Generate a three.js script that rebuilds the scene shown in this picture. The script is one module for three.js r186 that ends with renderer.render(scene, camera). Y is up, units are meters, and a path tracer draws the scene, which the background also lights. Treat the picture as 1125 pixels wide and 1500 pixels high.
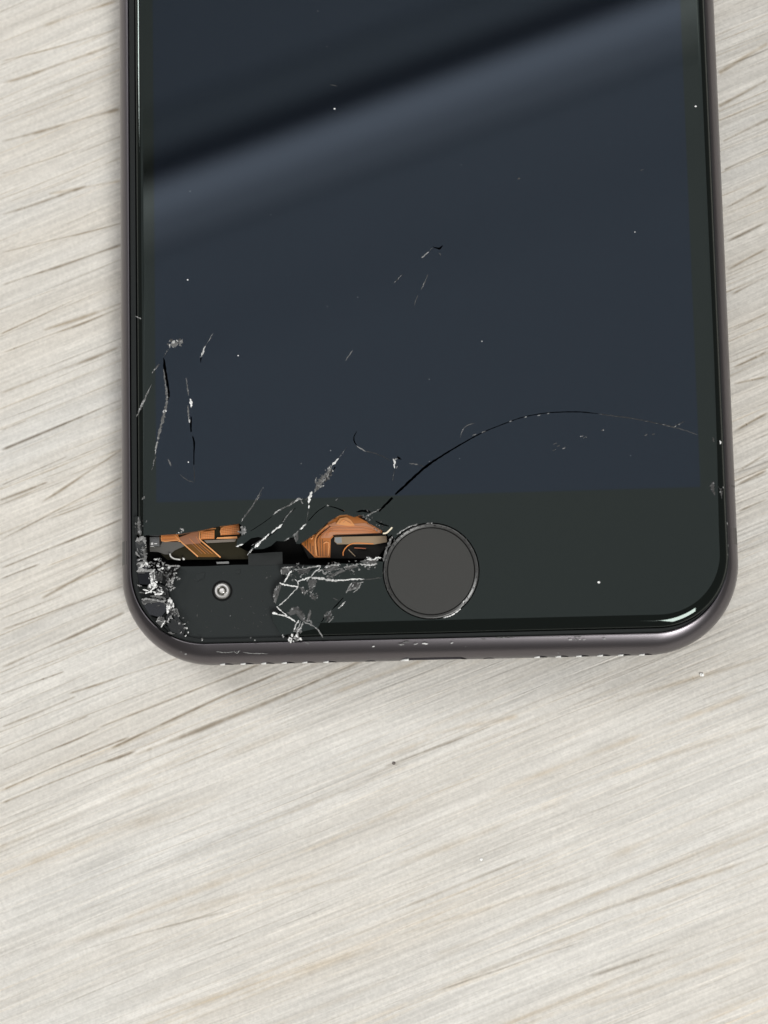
import * as THREE from 'three';
import { mergeGeometries, toCreasedNormals } from 'three/addons/utils/BufferGeometryUtils.js';
import { RoundedBoxGeometry } from 'three/addons/geometries/RoundedBoxGeometry.js';
import { RectAreaLightUniformsLib } from 'three/addons/lights/RectAreaLightUniformsLib.js';
import { Brush, Evaluator, SUBTRACTION } from 'three-bvh-csg';

// ------------------------------------------------------------------ camera
const renderer = new THREE.WebGLRenderer({ antialias: true });
renderer.setSize(768, 1024);
renderer.toneMapping = THREE.LinearToneMapping;
renderer.toneMappingExposure = 1.0;
renderer.shadowMap.enabled = true;
const scene = new THREE.Scene();
scene.background = new THREE.Color().setRGB(0.19, 0.185, 0.175);   // the dim rest of the room

const V = (x, y, z) => new THREE.Vector3(x, y, z);
const PITCH = 0.1122, ROLL = 0.0279, LATERAL = 0.0566, FOCAL = 2600;
const EYE = V(6.395, 196.68, 5.45);                               // millimetres; the phone's lower edge is z = 0, the table y = 0
const fwd = V(0, -1, 0), up = V(0, 0, -1), right = V(1, 0, 0);
for (const v of [fwd, up]) v.applyAxisAngle(right, PITCH);
for (const v of [fwd, right]) v.applyAxisAngle(up.clone(), LATERAL);
{ const k = fwd.clone(); right.applyAxisAngle(k, ROLL); up.applyAxisAngle(k, ROLL); }
const camera = new THREE.PerspectiveCamera(2 * Math.atan(750 / FOCAL) * 180 / Math.PI, 0.75, 0.01, 30);
camera.position.copy(EYE).multiplyScalar(0.001);
camera.quaternion.setFromRotationMatrix(new THREE.Matrix4().makeBasis(right, up, fwd.clone().negate()));
camera.focus = 0.1942; camera.userData.fStop = 20;
camera.updateMatrixWorld();

// a spot of the photograph -> the point (mm) of the plane y = h where it lies
function ray(px, py) { return fwd.clone().addScaledVector(right, (px - 562.5) / FOCAL).addScaledVector(up, (750 - py) / FOCAL); }
function at(px, py, h) { const d = ray(px, py); return EYE.clone().addScaledVector(d, (h - EYE.y) / d.y); }
const TOP = 7.1;                                                   // upper face of the glass
function mirrored(px, py, H) { const d = ray(px, py), p = at(px, py, TOP); d.y *= -1; return p.addScaledVector(d, (H - p.y) / d.y); }

// ------------------------------------------------------------------ helpers
let seed = 7;
const rnd = () => { seed = (seed + 0x6D2B79F5) | 0; let t = Math.imul(seed ^ (seed >>> 15), 1 | seed); t = (t + Math.imul(t ^ (t >>> 7), 61 | t)) ^ t; return ((t ^ (t >>> 14)) >>> 0) / 4294967296; };
const R = (a, b) => a + (b - a) * rnd();
const used = {};
function numbered(n) { const k = used[n] = (used[n] ?? -1) + 1; return k ? `${n}_${String(k).padStart(3, '0')}` : n; }
function tag(o, label, category, group, kind) { o.userData.label = label; if (category) o.userData.category = category; if (group) o.userData.group = group; if (kind) o.userData.kind = kind; return o; }
const C = (r, g, b) => new THREE.Color().setRGB(r, g, b);
const mat = (c, roughness = 0.5, metalness = 0, more = {}) => new THREE.MeshPhysicalMaterial({ color: c, roughness, metalness, ...more });

// ------------------------------------------------------------------ light
RectAreaLightUniformsLib.init();
const H = 2300;                                                    // ceiling fittings, mm above the table
function areaLamp(name, label, category, at3, towards, w, h, color, L, spin = 0) {
  const root = new THREE.Group(); root.name = numbered(name); root.position.copy(at3); scene.add(root);
  root.lookAt(towards); root.rotateZ(spin);
  const glow = new THREE.Mesh(new RoundedBoxGeometry(w, h, 0.03, 2, 0.006), new THREE.MeshStandardMaterial({ color: C(0.7, 0.7, 0.7), emissive: color, emissiveIntensity: L * 0.06, roughness: 0.6 }));
  glow.name = 'diffuser'; glow.position.z = -0.02; root.add(glow);
  const l = new THREE.RectAreaLight(color, L, w, h); root.add(l);
  l.lookAt(towards); l.quaternion.identity(); l.rotateY(Math.PI);   // a RectAreaLight shines along its -z, the group's +z looks at the phone
  return tag(root, label, category);
}
// overhead: two luminous panels of unlike brightness, parted by a beam with a strip lamp along it, as the glass mirrors them
const onCeiling = (px, py, h) => mirrored(px, py, h).multiplyScalar(0.001);
const BAND = [onCeiling(373, 243, H - 200), onCeiling(775, 95, H - 200)];
const bandDir = BAND[1].clone().sub(BAND[0]).normalize(), bandMid = BAND[0].clone().add(BAND[1]).multiplyScalar(0.5);
const bandTurn = Math.atan2(-bandDir.z, bandDir.x), bandNorth = V(bandDir.z, 0, -bandDir.x);
const across = p => p.clone().sub(bandMid).dot(bandNorth);
function overhead(name, label, category, n0, n1, y, len, color, L) {  // a fitting along the beam, from n0 to n1 metres north of the strip
  const at3 = bandMid.clone().addScaledVector(bandNorth, (n0 + n1) / 2); at3.y = y;
  const root = areaLamp(name, label, category, at3, V(at3.x, 0, at3.z - 1e-6), len, n1 - n0, color, L);
  root.rotation.set(Math.PI / 2, 0, -bandTurn, 'XYZ');
}
overhead('ceiling_light', 'large bright luminous ceiling panel straight above the table', 'ceiling light', across(onCeiling(1012, 924, H)), 0.05, H / 1000, 3.2, C(0.96, 0.98, 1.04), 0.54);
overhead('ceiling_light', 'dimmer luminous ceiling panel beyond the dark beam', 'ceiling light', 0.2, 1.5, H / 1000, 3.2, C(0.95, 0.98, 1.04), 0.44);
overhead('ceiling_light', 'added narrow dim panel that grades the mirrored dark band along the beam', 'ceiling light', 0.09, 0.195, H / 1000, 3.2, C(0.97, 1, 1.0), 0.33);  // added dim step, fades the dark band in the reflection
overhead('strip_light', 'long cool strip lamp beside the dark ceiling beam', 'strip light', -0.02, 0.024, H / 1000 - 0.2, 3.0, C(1.0, 0.98, 1.04), 1.5);
overhead('strip_light', 'added faint strip that softens the near edge of the mirrored bright band', 'strip light', -0.056, -0.022, H / 1000 - 0.2, 3.0, C(1, 0.98, 1.03), 0.85);  // added penumbra for the strip, softens its mirrored edge
{
  const beam = new THREE.Mesh(new RoundedBoxGeometry(3.0, 0.12, 0.045, 3, 0.02), mat(C(0.3, 0.28, 0.26), 0.8));
  beam.name = 'ceiling_beam'; beam.position.copy(bandMid).addScaledVector(bandNorth, 0.056); beam.position.y = H / 1000 - 0.12;
  beam.rotation.y = bandTurn; scene.add(beam); tag(beam, 'brown wooden beam across the luminous ceiling', 'beam');
}
areaLamp('window_light', 'tall bright window beyond the lower right corner of the table', 'window', V(0.58, 1.35, 0.95), V(0, 0, -0.05), 0.54, 0.74, C(1, 0.995, 0.97), 20);
areaLamp('window_light', 'added square fill light high and unseen beyond the far side of the table', 'window', V(0.4, 1.9, -1.5), V(0, 0, -0.05), 1.2, 1.1, C(1, 0.995, 0.97), 1.6);  // invented fill from the far side, evens out the table light
areaLamp('window_light', 'low wide window far to the upper left of the table', 'window', V(-1.45, 0.95, -1.02), V(-0.03, 0, -0.07), 0.7, 0.3, C(1, 1, 1), 24);

// ------------------------------------------------------------------ table
function valueGrid(nx, ny) { const g = new Float32Array((nx + 2) * (ny + 2)); for (let i = 0; i < g.length; i++) g[i] = rnd() * 2 - 1; g.nx = nx; g.ny = ny; return g; }
function sample(g, u, v) {                                         // u, v in 0..1, smooth
  const x = u * (g.nx - 1), y = v * (g.ny - 1), x0 = Math.floor(x), y0 = Math.floor(y); let fx = x - x0, fy = y - y0; fx = fx * fx * (3 - 2 * fx); fy = fy * fy * (3 - 2 * fy);
  const s = g.nx + 2, a = y0 * s + x0; return (g[a] * (1 - fx) + g[a + 1] * fx) * (1 - fy) + (g[a + s] * (1 - fx) + g[a + s + 1] * fx) * fy;
}
const GA = at(0, 1179, 0), GB = at(520, 970, 0);                    // one long grain line of the photograph
const gDir = GB.clone().sub(GA).normalize(), gAcross = V(-gDir.z, 0, gDir.x);
const TS = 168, TO = at(562, 770, 0);                               // texture side in mm, its centre
const toUV = p => { const d = p.clone().sub(TO); return [d.dot(gDir) / TS + 0.5, d.dot(gAcross) / TS + 0.5]; };
const [, vSplit] = toUV(GA);
{
  const N = 2048, tone = new Float32Array(N * N), warm = new Float32Array(N * N), hgt = new Float32Array(N * N);
  const warp = valueGrid(4, 7), warp2 = valueGrid(8, 30), broad = valueGrid(4, 46), mid = valueGrid(8, 170), mid2 = valueGrid(13, 340), fine = valueGrid(18, 800), fib = valueGrid(44, 1700), mott = valueGrid(620, 620), mott2 = valueGrid(1300, 1300), hue = valueGrid(6, 26), patch = valueGrid(9, 14), blot = valueGrid(60, 90);
  for (let j = 0; j < N; j++) for (let i = 0; i < N; i++) {
    const u = i / N, v0 = j / N, v = Math.min(0.9999, Math.max(0, v0 + 0.012 * sample(warp, u, v0) + 0.0012 * sample(warp2, u, v0)));
    const k = j * N + i, crisp = Math.min(1, Math.max(0, 0.5 + (vSplit - v0) * 14)), p = 0.5 + 0.5 * sample(patch, u, v);
    const st = sample(mid, u, v), st2 = sample(mid2, u, v), fi = sample(fine, u, v), fb = sample(fib, u, v), mo = sample(mott, u, v0), mo2 = sample(mott2, u, v0);
    const bb = sample(broad, u, v), bl = sample(blot, u, v);
    tone[k] = 0.01 * bb + 0.014 * st + 0.03 * st2 * (0.6 + 0.6 * p) + 0.042 * fi * (0.5 + 0.6 * p) + 0.04 * fb + 0.026 * mo + 0.028 * mo2 + 0.012 * bl;
    warm[k] = 0.3 * sample(hue, u, v) + 0.2 * bb - 0.2 * st + 0.2 * crisp;
    hgt[k] = 0.16 * st2 + 0.34 * fi * (0.4 + p) + 0.26 * fb + 0.1 * mo + 0.1 * mo2;
  }
  const wob = valueGrid(9, 64), wid = valueGrid(40, 64), wid2 = valueGrid(260, 64);
  function stroke(u0, v0, u1, v1, width, dark, brown, relief, least = 0.12, ends = 7) {     // width in mm
    const n = Math.ceil(Math.abs(u1 - u0) * N), row = rnd(), s = 0.72 * width / TS * N;
    for (let a = 0; a <= n; a++) {
      const t = a / n, u = u0 + (u1 - u0) * t, i = Math.round(u * N); if (i < 0 || i >= N) continue;
      const w = sample(wid, Math.min(0.999, Math.max(0, u)), row), taper = Math.min(1, t * ends, (1 - t) * ends) * Math.max(least, 0.72 + 0.6 * w + 0.3 * sample(wid2, Math.min(0.999, Math.max(0, u)), row));
      const c = (v0 + (v1 - v0) * t) * N + sample(wob, Math.min(0.999, Math.max(0, u)), row) * 5 + w * 0.8, ss = Math.max(0.6, s * (0.8 + 0.4 * w));
      for (let j = Math.floor(c - 3 * ss - 3); j <= c + 3 * ss + 3; j++) {
        if (j < 0 || j >= N) continue;
        const d = (j - c) / ss, g = Math.exp(-d * d) * taper, hi = Math.exp(-(d + 2) * (d + 2) * 1.2) * taper, k = j * N + i;
        tone[k] += -dark * 1.3 * g + 0.2 * dark * hi; warm[k] += 2.2 * brown * g; hgt[k] -= relief * g;  // hi paints a pale highlight along one side of each groove
      }
    }
  }
  const px = (x0, y0, x1, y1, w, d, b = 1, r = 0.7) => { const [a, c] = toUV(at(x0, y0, 0)), [e, f] = toUV(at(x1, y1, 0)); stroke(a, c, e, f, w * (w < .3 ? 1.1 : 1), d * (w < .3 ? 1.25 : 1), b, r, 0.45, y0 > 1200 || Math.abs(x1 - x0) < 65 ? 6 : x0 > 0 && x1 < 178 ? 9 : 22); };
  // the strongest grain lines, where the photograph shows them
  for (const l of [[0, 1179, 200, 1101, .16, .2], [190, 1105, 530, 968, .3, .22], [0, 1160, 190, 1080, .14, .2], [160, 1092, 420, 985, .16, .2], [0, 1130, 150, 1066, .12, .2], [140, 1066, 380, 968, .14, .17], [0, 1104, 130, 1048, .14, .17],
    [0, 1062, 110, 1016, .18, .2], [100, 1020, 280, 960, .14, .15], [0, 1020, 95, 985, .1, .2], [0, 975, 182, 895, .18, .2], [0, 920, 182, 855, .16, .22], [0, 902, 90, 868, .1, .16], [60, 880, 180, 810, .22, .18], [0, 852, 60, 828, .12, .22],
    [0, 832, 180, 760, .14, .24], [0, 790, 178, 695, .14, .2], [0, 736, 70, 708, .16, .2], [60, 735, 178, 655, .18, .16], [0, 707, 98, 665, .12, .26], [0, 656, 178, 584, .16, .26], [0, 628, 40, 612, .1, .16], [0, 580, 178, 508, .2, .18], [0, 516, 178, 447, .14, .2],
    [60, 480, 178, 440, .24, .12], [0, 490, 110, 440, .1, .14], [0, 415, 178, 355, .16, .2], [0, 368, 178, 325, .12, .16], [0, 312, 125, 268, .2, .2], [70, 285, 178, 265, .3, .1], [0, 252, 120, 212, .1, .16], [0, 205, 176, 155, .22, .16], [0, 180, 110, 138, .12, .14], [0, 118, 176, 62, .22, .14], [0, 86, 170, 45, .12, .12], [60, 38, 176, 0, .2, .08],
    [1050, 105, 1125, 62, .3, .12], [1052, 158, 1125, 118, .22, .14], [1056, 206, 1125, 172, .2, .16], [1058, 248, 1125, 215, .18, .2], [1062, 308, 1125, 272, .18, .2], [1064, 356, 1125, 325, .16, .2], [1066, 398, 1125, 364, .16, .16], [1068, 428, 1125, 400, .12, .14], [1070, 480, 1125, 455, .16, .16], [1072, 535, 1125, 510, .18, .18], [1072, 560, 1125, 548, .14, .12], [1074, 628, 1125, 600, .14, .16], [1078, 690, 1125, 660, .2, .2], [1080, 712, 1125, 690, .14, .18], [1082, 752, 1125, 735, .16, .2],
    [0, 1278, 330, 1160, 0.558, 0.031, 0.3, 0.1], [40, 1400, 520, 1260, 0.496, 0.043, 0.36, 0.15], [560, 1275, 840, 1160, 0.496, 0.037, 0.48, 0.12], [800, 1168, 1125, 1065, 0.372, 0.056, 0.48, 0.25], [250, 1345, 560, 1275, 0.31, 0.037, 0.36, 0.2], [560, 1378, 900, 1275, 0.31, 0.043, 0.36, 0.25], [880, 1262, 1125, 1160, 0.496, 0.037, 0.48, 0.1], [780, 1370, 1125, 1252, 0.3, 0.11, 0.7, 0.4], [560, 1340, 790, 1250, 0.2, 0.1, 0.6, 0.4], [860, 1430, 990, 1385, 0.18, 0.12, 0.5, 0.5], [820, 1480, 1125, 1390, 0.372, 0.037, 0.48, 0.2], [200, 1500, 560, 1380, 0.372, 0.031, 0.42, 0.15], [620, 1080, 760, 1050, 0.372, 0.031, 0.54, 0.1], [900, 1030, 1125, 960, 0.248, 0.043, 0.48, 0.2], [560, 1120, 720, 1060, 0.14, 0.1, 0.4, 0.5], [100, 1395, 330, 1330, 0.14, 0.12, 0.5, 0.4], [620, 1460, 860, 1380, 0.12, 0.12, 0.4, 0.5]]) px(...l);
  for (let n = 0; n < 560; n++) {                                    // upper part: long thin crisp lines and short pores
    const v = R(-0.02, vSplit + 0.02), u = R(-0.25, 1), long = rnd() < 0.45, L = long ? R(0.12, 0.5) : R(0.02, 0.12), th = R(-0.015, 0.015);
    stroke(u, v, u + L, v + L * th, R(0.04, 0.1), R(0.02, 0.13), R(0.2, 0.9), R(0.1, 0.7));
  }
  for (let n = 0; n < 1100; n++) {                                   // lower part: paler lines and fine relief
    const v = R(vSplit - 0.02, 1), u = R(-0.25, 1), L = R(0.06, 0.4), th = R(-0.02, 0.02), soft = rnd() < 0.12;
    stroke(u, v, u + L, v + L * th, soft ? R(0.15, 0.45) : R(0.04, 0.1), soft ? R(0.01, 0.03) : R(-0.05, 0.07), soft ? R(0.2, 0.6) : R(0, 0.4), soft ? 0.05 : R(-0.4, 0.7));
  }
  const data = new Uint8Array(N * N * 4), bump = new Uint8Array(N * N * 4);
  const enc = x => { x = Math.min(1, Math.max(0, x)); return 255 * (x <= 0.0031308 ? 12.92 * x : 1.055 * Math.pow(x, 1 / 2.4) - 0.055); };
  for (let k = 0; k < N * N; k++) {
    const t = Math.exp(tone[k] * 2.1), w = Math.max(-0.6, Math.min(3, warm[k]));
    data[k * 4] = enc(0.588 * t * (1 - 0.012 * w)); data[k * 4 + 1] = enc(0.565 * t * (1 - 0.05 * w)); data[k * 4 + 2] = enc(0.524 * t * (1 - 0.1 * w)); data[k * 4 + 3] = 255;
    bump[k * 4] = bump[k * 4 + 1] = bump[k * 4 + 2] = Math.min(255, Math.max(0, 150 + hgt[k] * 62)); bump[k * 4 + 3] = 255;
  }
  const tex = (d, srgb) => { const t = new THREE.DataTexture(d, N, N); t.wrapS = t.wrapT = THREE.MirroredRepeatWrapping; t.magFilter = THREE.LinearFilter; t.minFilter = THREE.LinearFilter; if (srgb) t.colorSpace = THREE.SRGBColorSpace; t.needsUpdate = true; return t; };
  const geo = new RoundedBoxGeometry(1200, 28, 800, 4, 6); geo.translate(60, -14, -60); geo.deleteAttribute('uv');
  const g2 = geo.toNonIndexed ? (geo.index ? geo.toNonIndexed() : geo) : geo, pos = g2.attributes.position, uv = new Float32Array(pos.count * 2);
  for (let i = 0; i < pos.count; i++) { const [a, b] = toUV(V(pos.getX(i), 0, pos.getZ(i))); uv[2 * i] = a; uv[2 * i + 1] = b; }
  g2.setAttribute('uv', new THREE.BufferAttribute(uv, 2)); g2.scale(0.001, 0.001, 0.001);
  const top = new THREE.Mesh(g2, new THREE.MeshPhysicalMaterial({ map: tex(data, true), bumpMap: tex(bump, false), bumpScale: 0.0002, roughness: 0.62, specularIntensity: 0.6 }));
  top.name = 'tabletop'; scene.add(top); tag(top, 'pale wood grain tabletop with fine brown grain lines under the phone', null, null, 'structure');
}

// ------------------------------------------------------------------ phone: builder
const phone = new THREE.Group(); phone.name = 'broken_smartphone'; phone.position.set(0, 0, -0.069); scene.add(phone);
tag(phone, 'black smartphone with shattered lower left corner lying face up on the table', 'smartphone');
function part(name, geos, m, parent = phone, label) {               // geometry in mm, world axes
  geos = Array.isArray(geos) ? geos : [geos];
  geos = geos.map(g => { g = g.index ? g.toNonIndexed() : g; for (const k of Object.keys(g.attributes)) if (!['position', 'normal'].includes(k)) g.deleteAttribute(k); return g; });
  const g = geos.length > 1 ? mergeGeometries(geos) : geos[0];
  g.translate(0, 0, 69); g.scale(0.001, 0.001, 0.001);
  const o = new THREE.Mesh(g, m); o.name = numbered(name); parent.add(o); if (label) o.userData.label = label; return o;
}
const NA = 22;
function loop({ cx = 0, hw, zb, zt, r }) {                          // closed loop [x, z], same count for every call, from the left side upwards and round
  const P = []; const arc = (ox, oz, a0) => { for (let i = 0; i <= NA; i++) { const a = a0 + (Math.PI / 2) * i / NA; P.push([ox + r * Math.cos(a), oz + r * Math.sin(a)]); } };
  arc(cx - hw + r, zt + r, Math.PI); arc(cx + hw - r, zt + r, 1.5 * Math.PI); arc(cx + hw - r, zb - r, 0); arc(cx - hw + r, zb - r, 0.5 * Math.PI);
  return P;
}
function loft(rows, { closeProfile = false, closeLoop = true, creased = 0.5, flip = false } = {}) {   // rows of [x, y, z]
  const n = rows[0].length, p = [], m = rows.length, lim = closeProfile ? m : m - 1, ln = closeLoop ? n : n - 1;
  for (let i = 0; i < lim; i++) for (let j = 0; j < ln; j++) {
    const a = rows[i][j], b = rows[i][(j + 1) % n], c = rows[(i + 1) % m][(j + 1) % n], d = rows[(i + 1) % m][j];
    const q = flip ? [a, c, b, a, d, c] : [a, b, c, a, c, d]; for (const v of q) p.push(v[0], v[1], v[2]);
  }
  let g = new THREE.BufferGeometry(); g.setAttribute('position', new THREE.Float32BufferAttribute(p, 3)); g.computeVertexNormals();
  return creased ? toCreasedNormals(g, creased) : g;
}
function slab(pts, y0, y1, holes = []) {                             // polygon of [x, z] (mm) standing from y0 to y1
  const s = new THREE.Shape(pts.map(([x, z]) => new THREE.Vector2(x, -z)));
  for (const h of holes) s.holes.push(new THREE.Path(h.map(([x, z]) => new THREE.Vector2(x, -z))));
  const g = new THREE.ExtrudeGeometry(s, { depth: y1 - y0, bevelEnabled: false, curveSegments: 1 });
  g.rotateX(-Math.PI / 2); g.translate(0, y0, 0); return g;
}
const xz = (list, h) => list.map(([x, y]) => { const p = at(x, y, h); return [p.x, p.z]; });

// ------------------------------------------------------------------ phone: housing
const frameMat = mat(C(0.15, 0.139, 0.149), 0.31, 1);
const blackPlastic = mat(C(0.006, 0.006, 0.006), 0.85, 0, { specularIntensity: 0.25 });
const gasketMat = mat(C(0.012, 0.014, 0.014), 0.5, 0, { specularIntensity: 0.4 });
const silver = mat(C(0.82, 0.8, 0.76), 0.22, 1), glintWhite = mat(C(0.9, 0.9, 0.88), 0.4);  // the last one is matte white, painting glints on the hole and port edges
const MY = 3.35, SIDE = 2.4, BOT = 1.6;
const inset = y => { const u = Math.min(1, Math.abs(y - MY) / MY); return 1 - Math.pow(1 - Math.pow(u, 2.2), 1 / 2.2); };
const frameLoop = (sx, sb) => loop({ hw: 33.55 - sx, zb: -sb, zt: -138.3 + sx, r: Math.max(1, 9.9 - (sx + sb) / 2) });
const lift = (l, y) => l.map(([x, z]) => [x, y, z]);
const RIMY = 6.42;
{
  const ys = []; for (let i = 0; i <= 30; i++) ys.push(0.02 + (RIMY - 0.02) * (0.5 - 0.5 * Math.cos(Math.PI * i / 30)));
  const rows = ys.map(y => lift(frameLoop(SIDE * inset(y), SIDE * BOT * inset(y)), y));
  const si = SIDE * inset(RIMY), sb = si * BOT;
  rows.push(lift(frameLoop(si + 0.1, sb + 0.1), RIMY - 0.03), lift(frameLoop(si + 0.13, sb + 0.13), RIMY - 0.2), lift(frameLoop(si + 0.13, sb + 0.13), 3.3), lift(frameLoop(si + 2.6, sb + 2.6), 3.3), lift(frameLoop(si + 2.6, sb + 2.6), 0.02));
  const g = loft(rows, { closeProfile: true, creased: 0.6, flip: true });
  const ev = new Evaluator(); ev.attributes = ['position', 'normal']; ev.useGroups = false;
  let b = new Brush(g); b.updateMatrixWorld();
  const cut = geo => { const c = new Brush(geo.index ? geo.toNonIndexed() : geo); c.geometry.deleteAttribute('uv'); c.updateMatrixWorld(); b = ev.evaluate(b, c, SUBTRACTION); b.updateMatrixWorld(); };
  const lining = [], rims = [];
  const holeX = [];
  for (const px of [333, 363, 393, 423, 453, 484, 792, 823, 853, 884, 914, 945]) holeX.push(at(px, 967, MY).x);
  const screws = [at(543, 967, MY).x, at(716, 964, MY).x];
  const HY = MY + 0.32, cyl = (x, r, d) => { const c = new THREE.CylinderGeometry(r, r, d + 2, 24); c.rotateX(Math.PI / 2); c.translate(x, HY, 1 - d / 2); return c; };
  for (const x of [...holeX, ...screws]) cut(cyl(x, screws.includes(x) ? 0.62 : 0.76, 2));
  const slot = (w, h, d) => { const s = new THREE.Shape(); const r = h / 2; s.absarc(w / 2 - r, 0, r, -Math.PI / 2, Math.PI / 2); s.absarc(-w / 2 + r, 0, r, Math.PI / 2, 1.5 * Math.PI); const e = new THREE.ExtrudeGeometry(s, { depth: d + 1, bevelEnabled: false, curveSegments: 14 }); e.translate(at(636, 966, MY).x, HY, -d); return e; };
  cut(slot(7.2, 2.1, 3));
  const gf = b.geometry; gf.clearGroups();
  const frame = part('housing', gf, frameMat);
  for (const x of holeX) { const t = new THREE.TorusGeometry(0.74, 0.11, 8, 12, 0.85); t.rotateZ(1.75); t.translate(x, HY, -0.05); part('speaker_hole_glint', [t], glintWhite, frame); const c = new THREE.CircleGeometry(0.75, 20); c.translate(x, HY, -1.0); part('speaker_mesh', c, blackPlastic, frame); }  // white arcs stand in for glints on the upper left hole edges
  for (const x of screws) { const t = new THREE.CylinderGeometry(0.58, 0.58, 0.9, 20); t.rotateX(Math.PI / 2); t.translate(x, HY, -0.75); part('screw', t, mat(C(0.2, 0.19, 0.19), 0.3, 1), frame); }
  { const s = slot(7.0, 1.9, 0.2); s.translate(0, 0, -2.2); part('charging_port', s, blackPlastic, frame);
    const t = new THREE.TorusGeometry(1.0, 0.13, 8, 20, 1.2); t.rotateZ(1.75); t.translate(at(636, 966, MY).x - 2.55, HY, -0.06); part('port_rim_glint', t, glintWhite, frame); }  // white arc painted as a glint at the left end of the port
  part('back_cover', slab(frameLoop(4.6, 6.2), 0.05, 2.2), frameMat);
  part('cavity_floor', slab(frameLoop(si + 0.3, sb + 0.3), 3.35, 3.6), blackPlastic);
  // antenna bands: strips of black plastic let into the metal
  const band = (side, y0, y1, m) => {
    const z0 = at(side < 0 ? 186 : 1074, y0, MY).z, z1 = at(side < 0 ? 186 : 1074, y1, MY).z;
    const row = z => { const o = []; for (let i = 0; i <= 16; i++) { const y = 1 + (RIMY - 1) * i / 16, s = SIDE * inset(y) - 0.005; o.push([side * (33.55 - s), y, z]); } return o; };
    part('antenna_band', loft([row(z0), row(z1)], { closeLoop: false, creased: 0.8, flip: side < 0 }), m);
  };
  band(-1, 796, 830, mat(C(0.02, 0.022, 0.024), 0.4)); band(1, 714, 717, mat(C(0.05, 0.045, 0.045), 0.5)); band(1, 776, 800, mat(C(0.06, 0.055, 0.052), 0.5));
}

// ------------------------------------------------------------------ phone: front
const GL = { cx: 0.42, hw: 31.72, zb: -2.78, zt: -135.4, r: 7.7 };
const glassLoop = (d, db) => loop({ cx: GL.cx, hw: GL.hw - d, zb: GL.zb - db, zt: GL.zt + d, r: Math.max(2, GL.r - (d + db) / 2) });
{ // plastic surround between metal and glass
  const si = SIDE * inset(RIMY), sb = si * BOT, o = frameLoop(si + 0.26, sb + 0.22), o2 = frameLoop(si + 0.4, sb + 0.34), i2 = glassLoop(-0.08, -0.06);
  part('display_surround', loft([lift(o, 5.6), lift(o, 6.4), lift(o2, 6.52), lift(i2, 6.52), lift(i2, 4.4)], { creased: 0.5, flip: true }), gasketMat);
}
const bezelMat = mat(C(0.0025, 0.0034, 0.0032), 0.035, 0, { ior: 1.52, specularColor: C(0.76, 0.9, 0.84) });
const lcdMat = mat(C(0.0022, 0.0035, 0.0065), 0.035, 0, { ior: 1.55, specularColor: C(0.67, 0.83, 1) });
const RD = 0.95, RB = 1.38;
const ZL = at(200, 785, TOP).z, XB = at(421, 936, TOP).x;
function openRim(d, db) {                                           // left break -> up, round the phone -> lower edge break
  const L = glassLoop(d, db), o = [[GL.cx - GL.hw + d, ZL]];
  for (let i = 0; i < 3 * (NA + 1); i++) o.push(L[i]);
  o.push([XB, GL.zb - db]); return o;
}
const HB = at(631.3, 836.3, TOP), HR = 5.2;
// edge of the break, as photographed (pixels on the glass plane)
const lowerBreak = [[413, 931], [407, 922], [401, 912], [397.5, 900], [403, 897], [414, 899.5], [419, 898], [411, 892], [404, 886.5], [400.5, 877], [401.5, 866], [406, 857], [414, 852.5], [419, 846], [416.5, 842], [411.5, 842], [412, 833], [424, 830.5], [436, 832.5], [450, 829], [466, 828], [474, 832.5], [485, 827.5], [500, 825.5], [520, 826], [534, 822.5], [548, 821]];
const upperBreak = [[574.5, 783], [569, 786], [566, 780.5], [556, 775.5], [547, 770], [539, 766.5], [535, 758.5], [527, 755], [518, 757.5], [509, 754], [498, 754.5], [488, 760], [478, 767], [464, 780], [450, 790], [439, 797], [434, 796.5], [431.5, 787], [425, 788], [417, 793], [405, 792.5], [397, 799.5], [386, 804], [374, 804.5], [367, 803], [379, 796], [386, 789], [379, 786.5], [368, 788.5], [357, 796.5], [346, 800.5], [347.5, 790], [356, 783], [359, 777], [355, 770], [350, 767], [333, 769.5], [316, 772], [298, 776.5], [280, 779.5], [266, 782], [248, 783.2], [228, 784.5], [214, 784]];
const circle = []; { const a0 = Math.atan2(at(561, 823, TOP).z - HB.z, at(561, 823, TOP).x - HB.x), a1 = Math.atan2(at(578, 790, TOP).z - HB.z, at(578, 790, TOP).x - HB.x); let span = a1 - a0; while (span > 0) span -= 2 * Math.PI; while (span < -2 * Math.PI) span += 2 * Math.PI; if (span > -4) span = span; for (let i = 0; i <= 90; i++) { const a = a0 + span * i / 90; circle.push([HB.x + HR * Math.cos(a), HB.z + HR * Math.sin(a)]); } }
const flatEdge = openRim(RD, RB);
const outline = [...flatEdge, ...xz(lowerBreak, TOP), ...circle, ...xz(upperBreak, TOP)];
const LCD = xz([[229, 736], [1026, 713.5]], TOP), lx0 = LCD[0][0], lx1 = LCD[1][0], lz = (LCD[0][1] + LCD[1][1]) / 2, lzt = -118;

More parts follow.
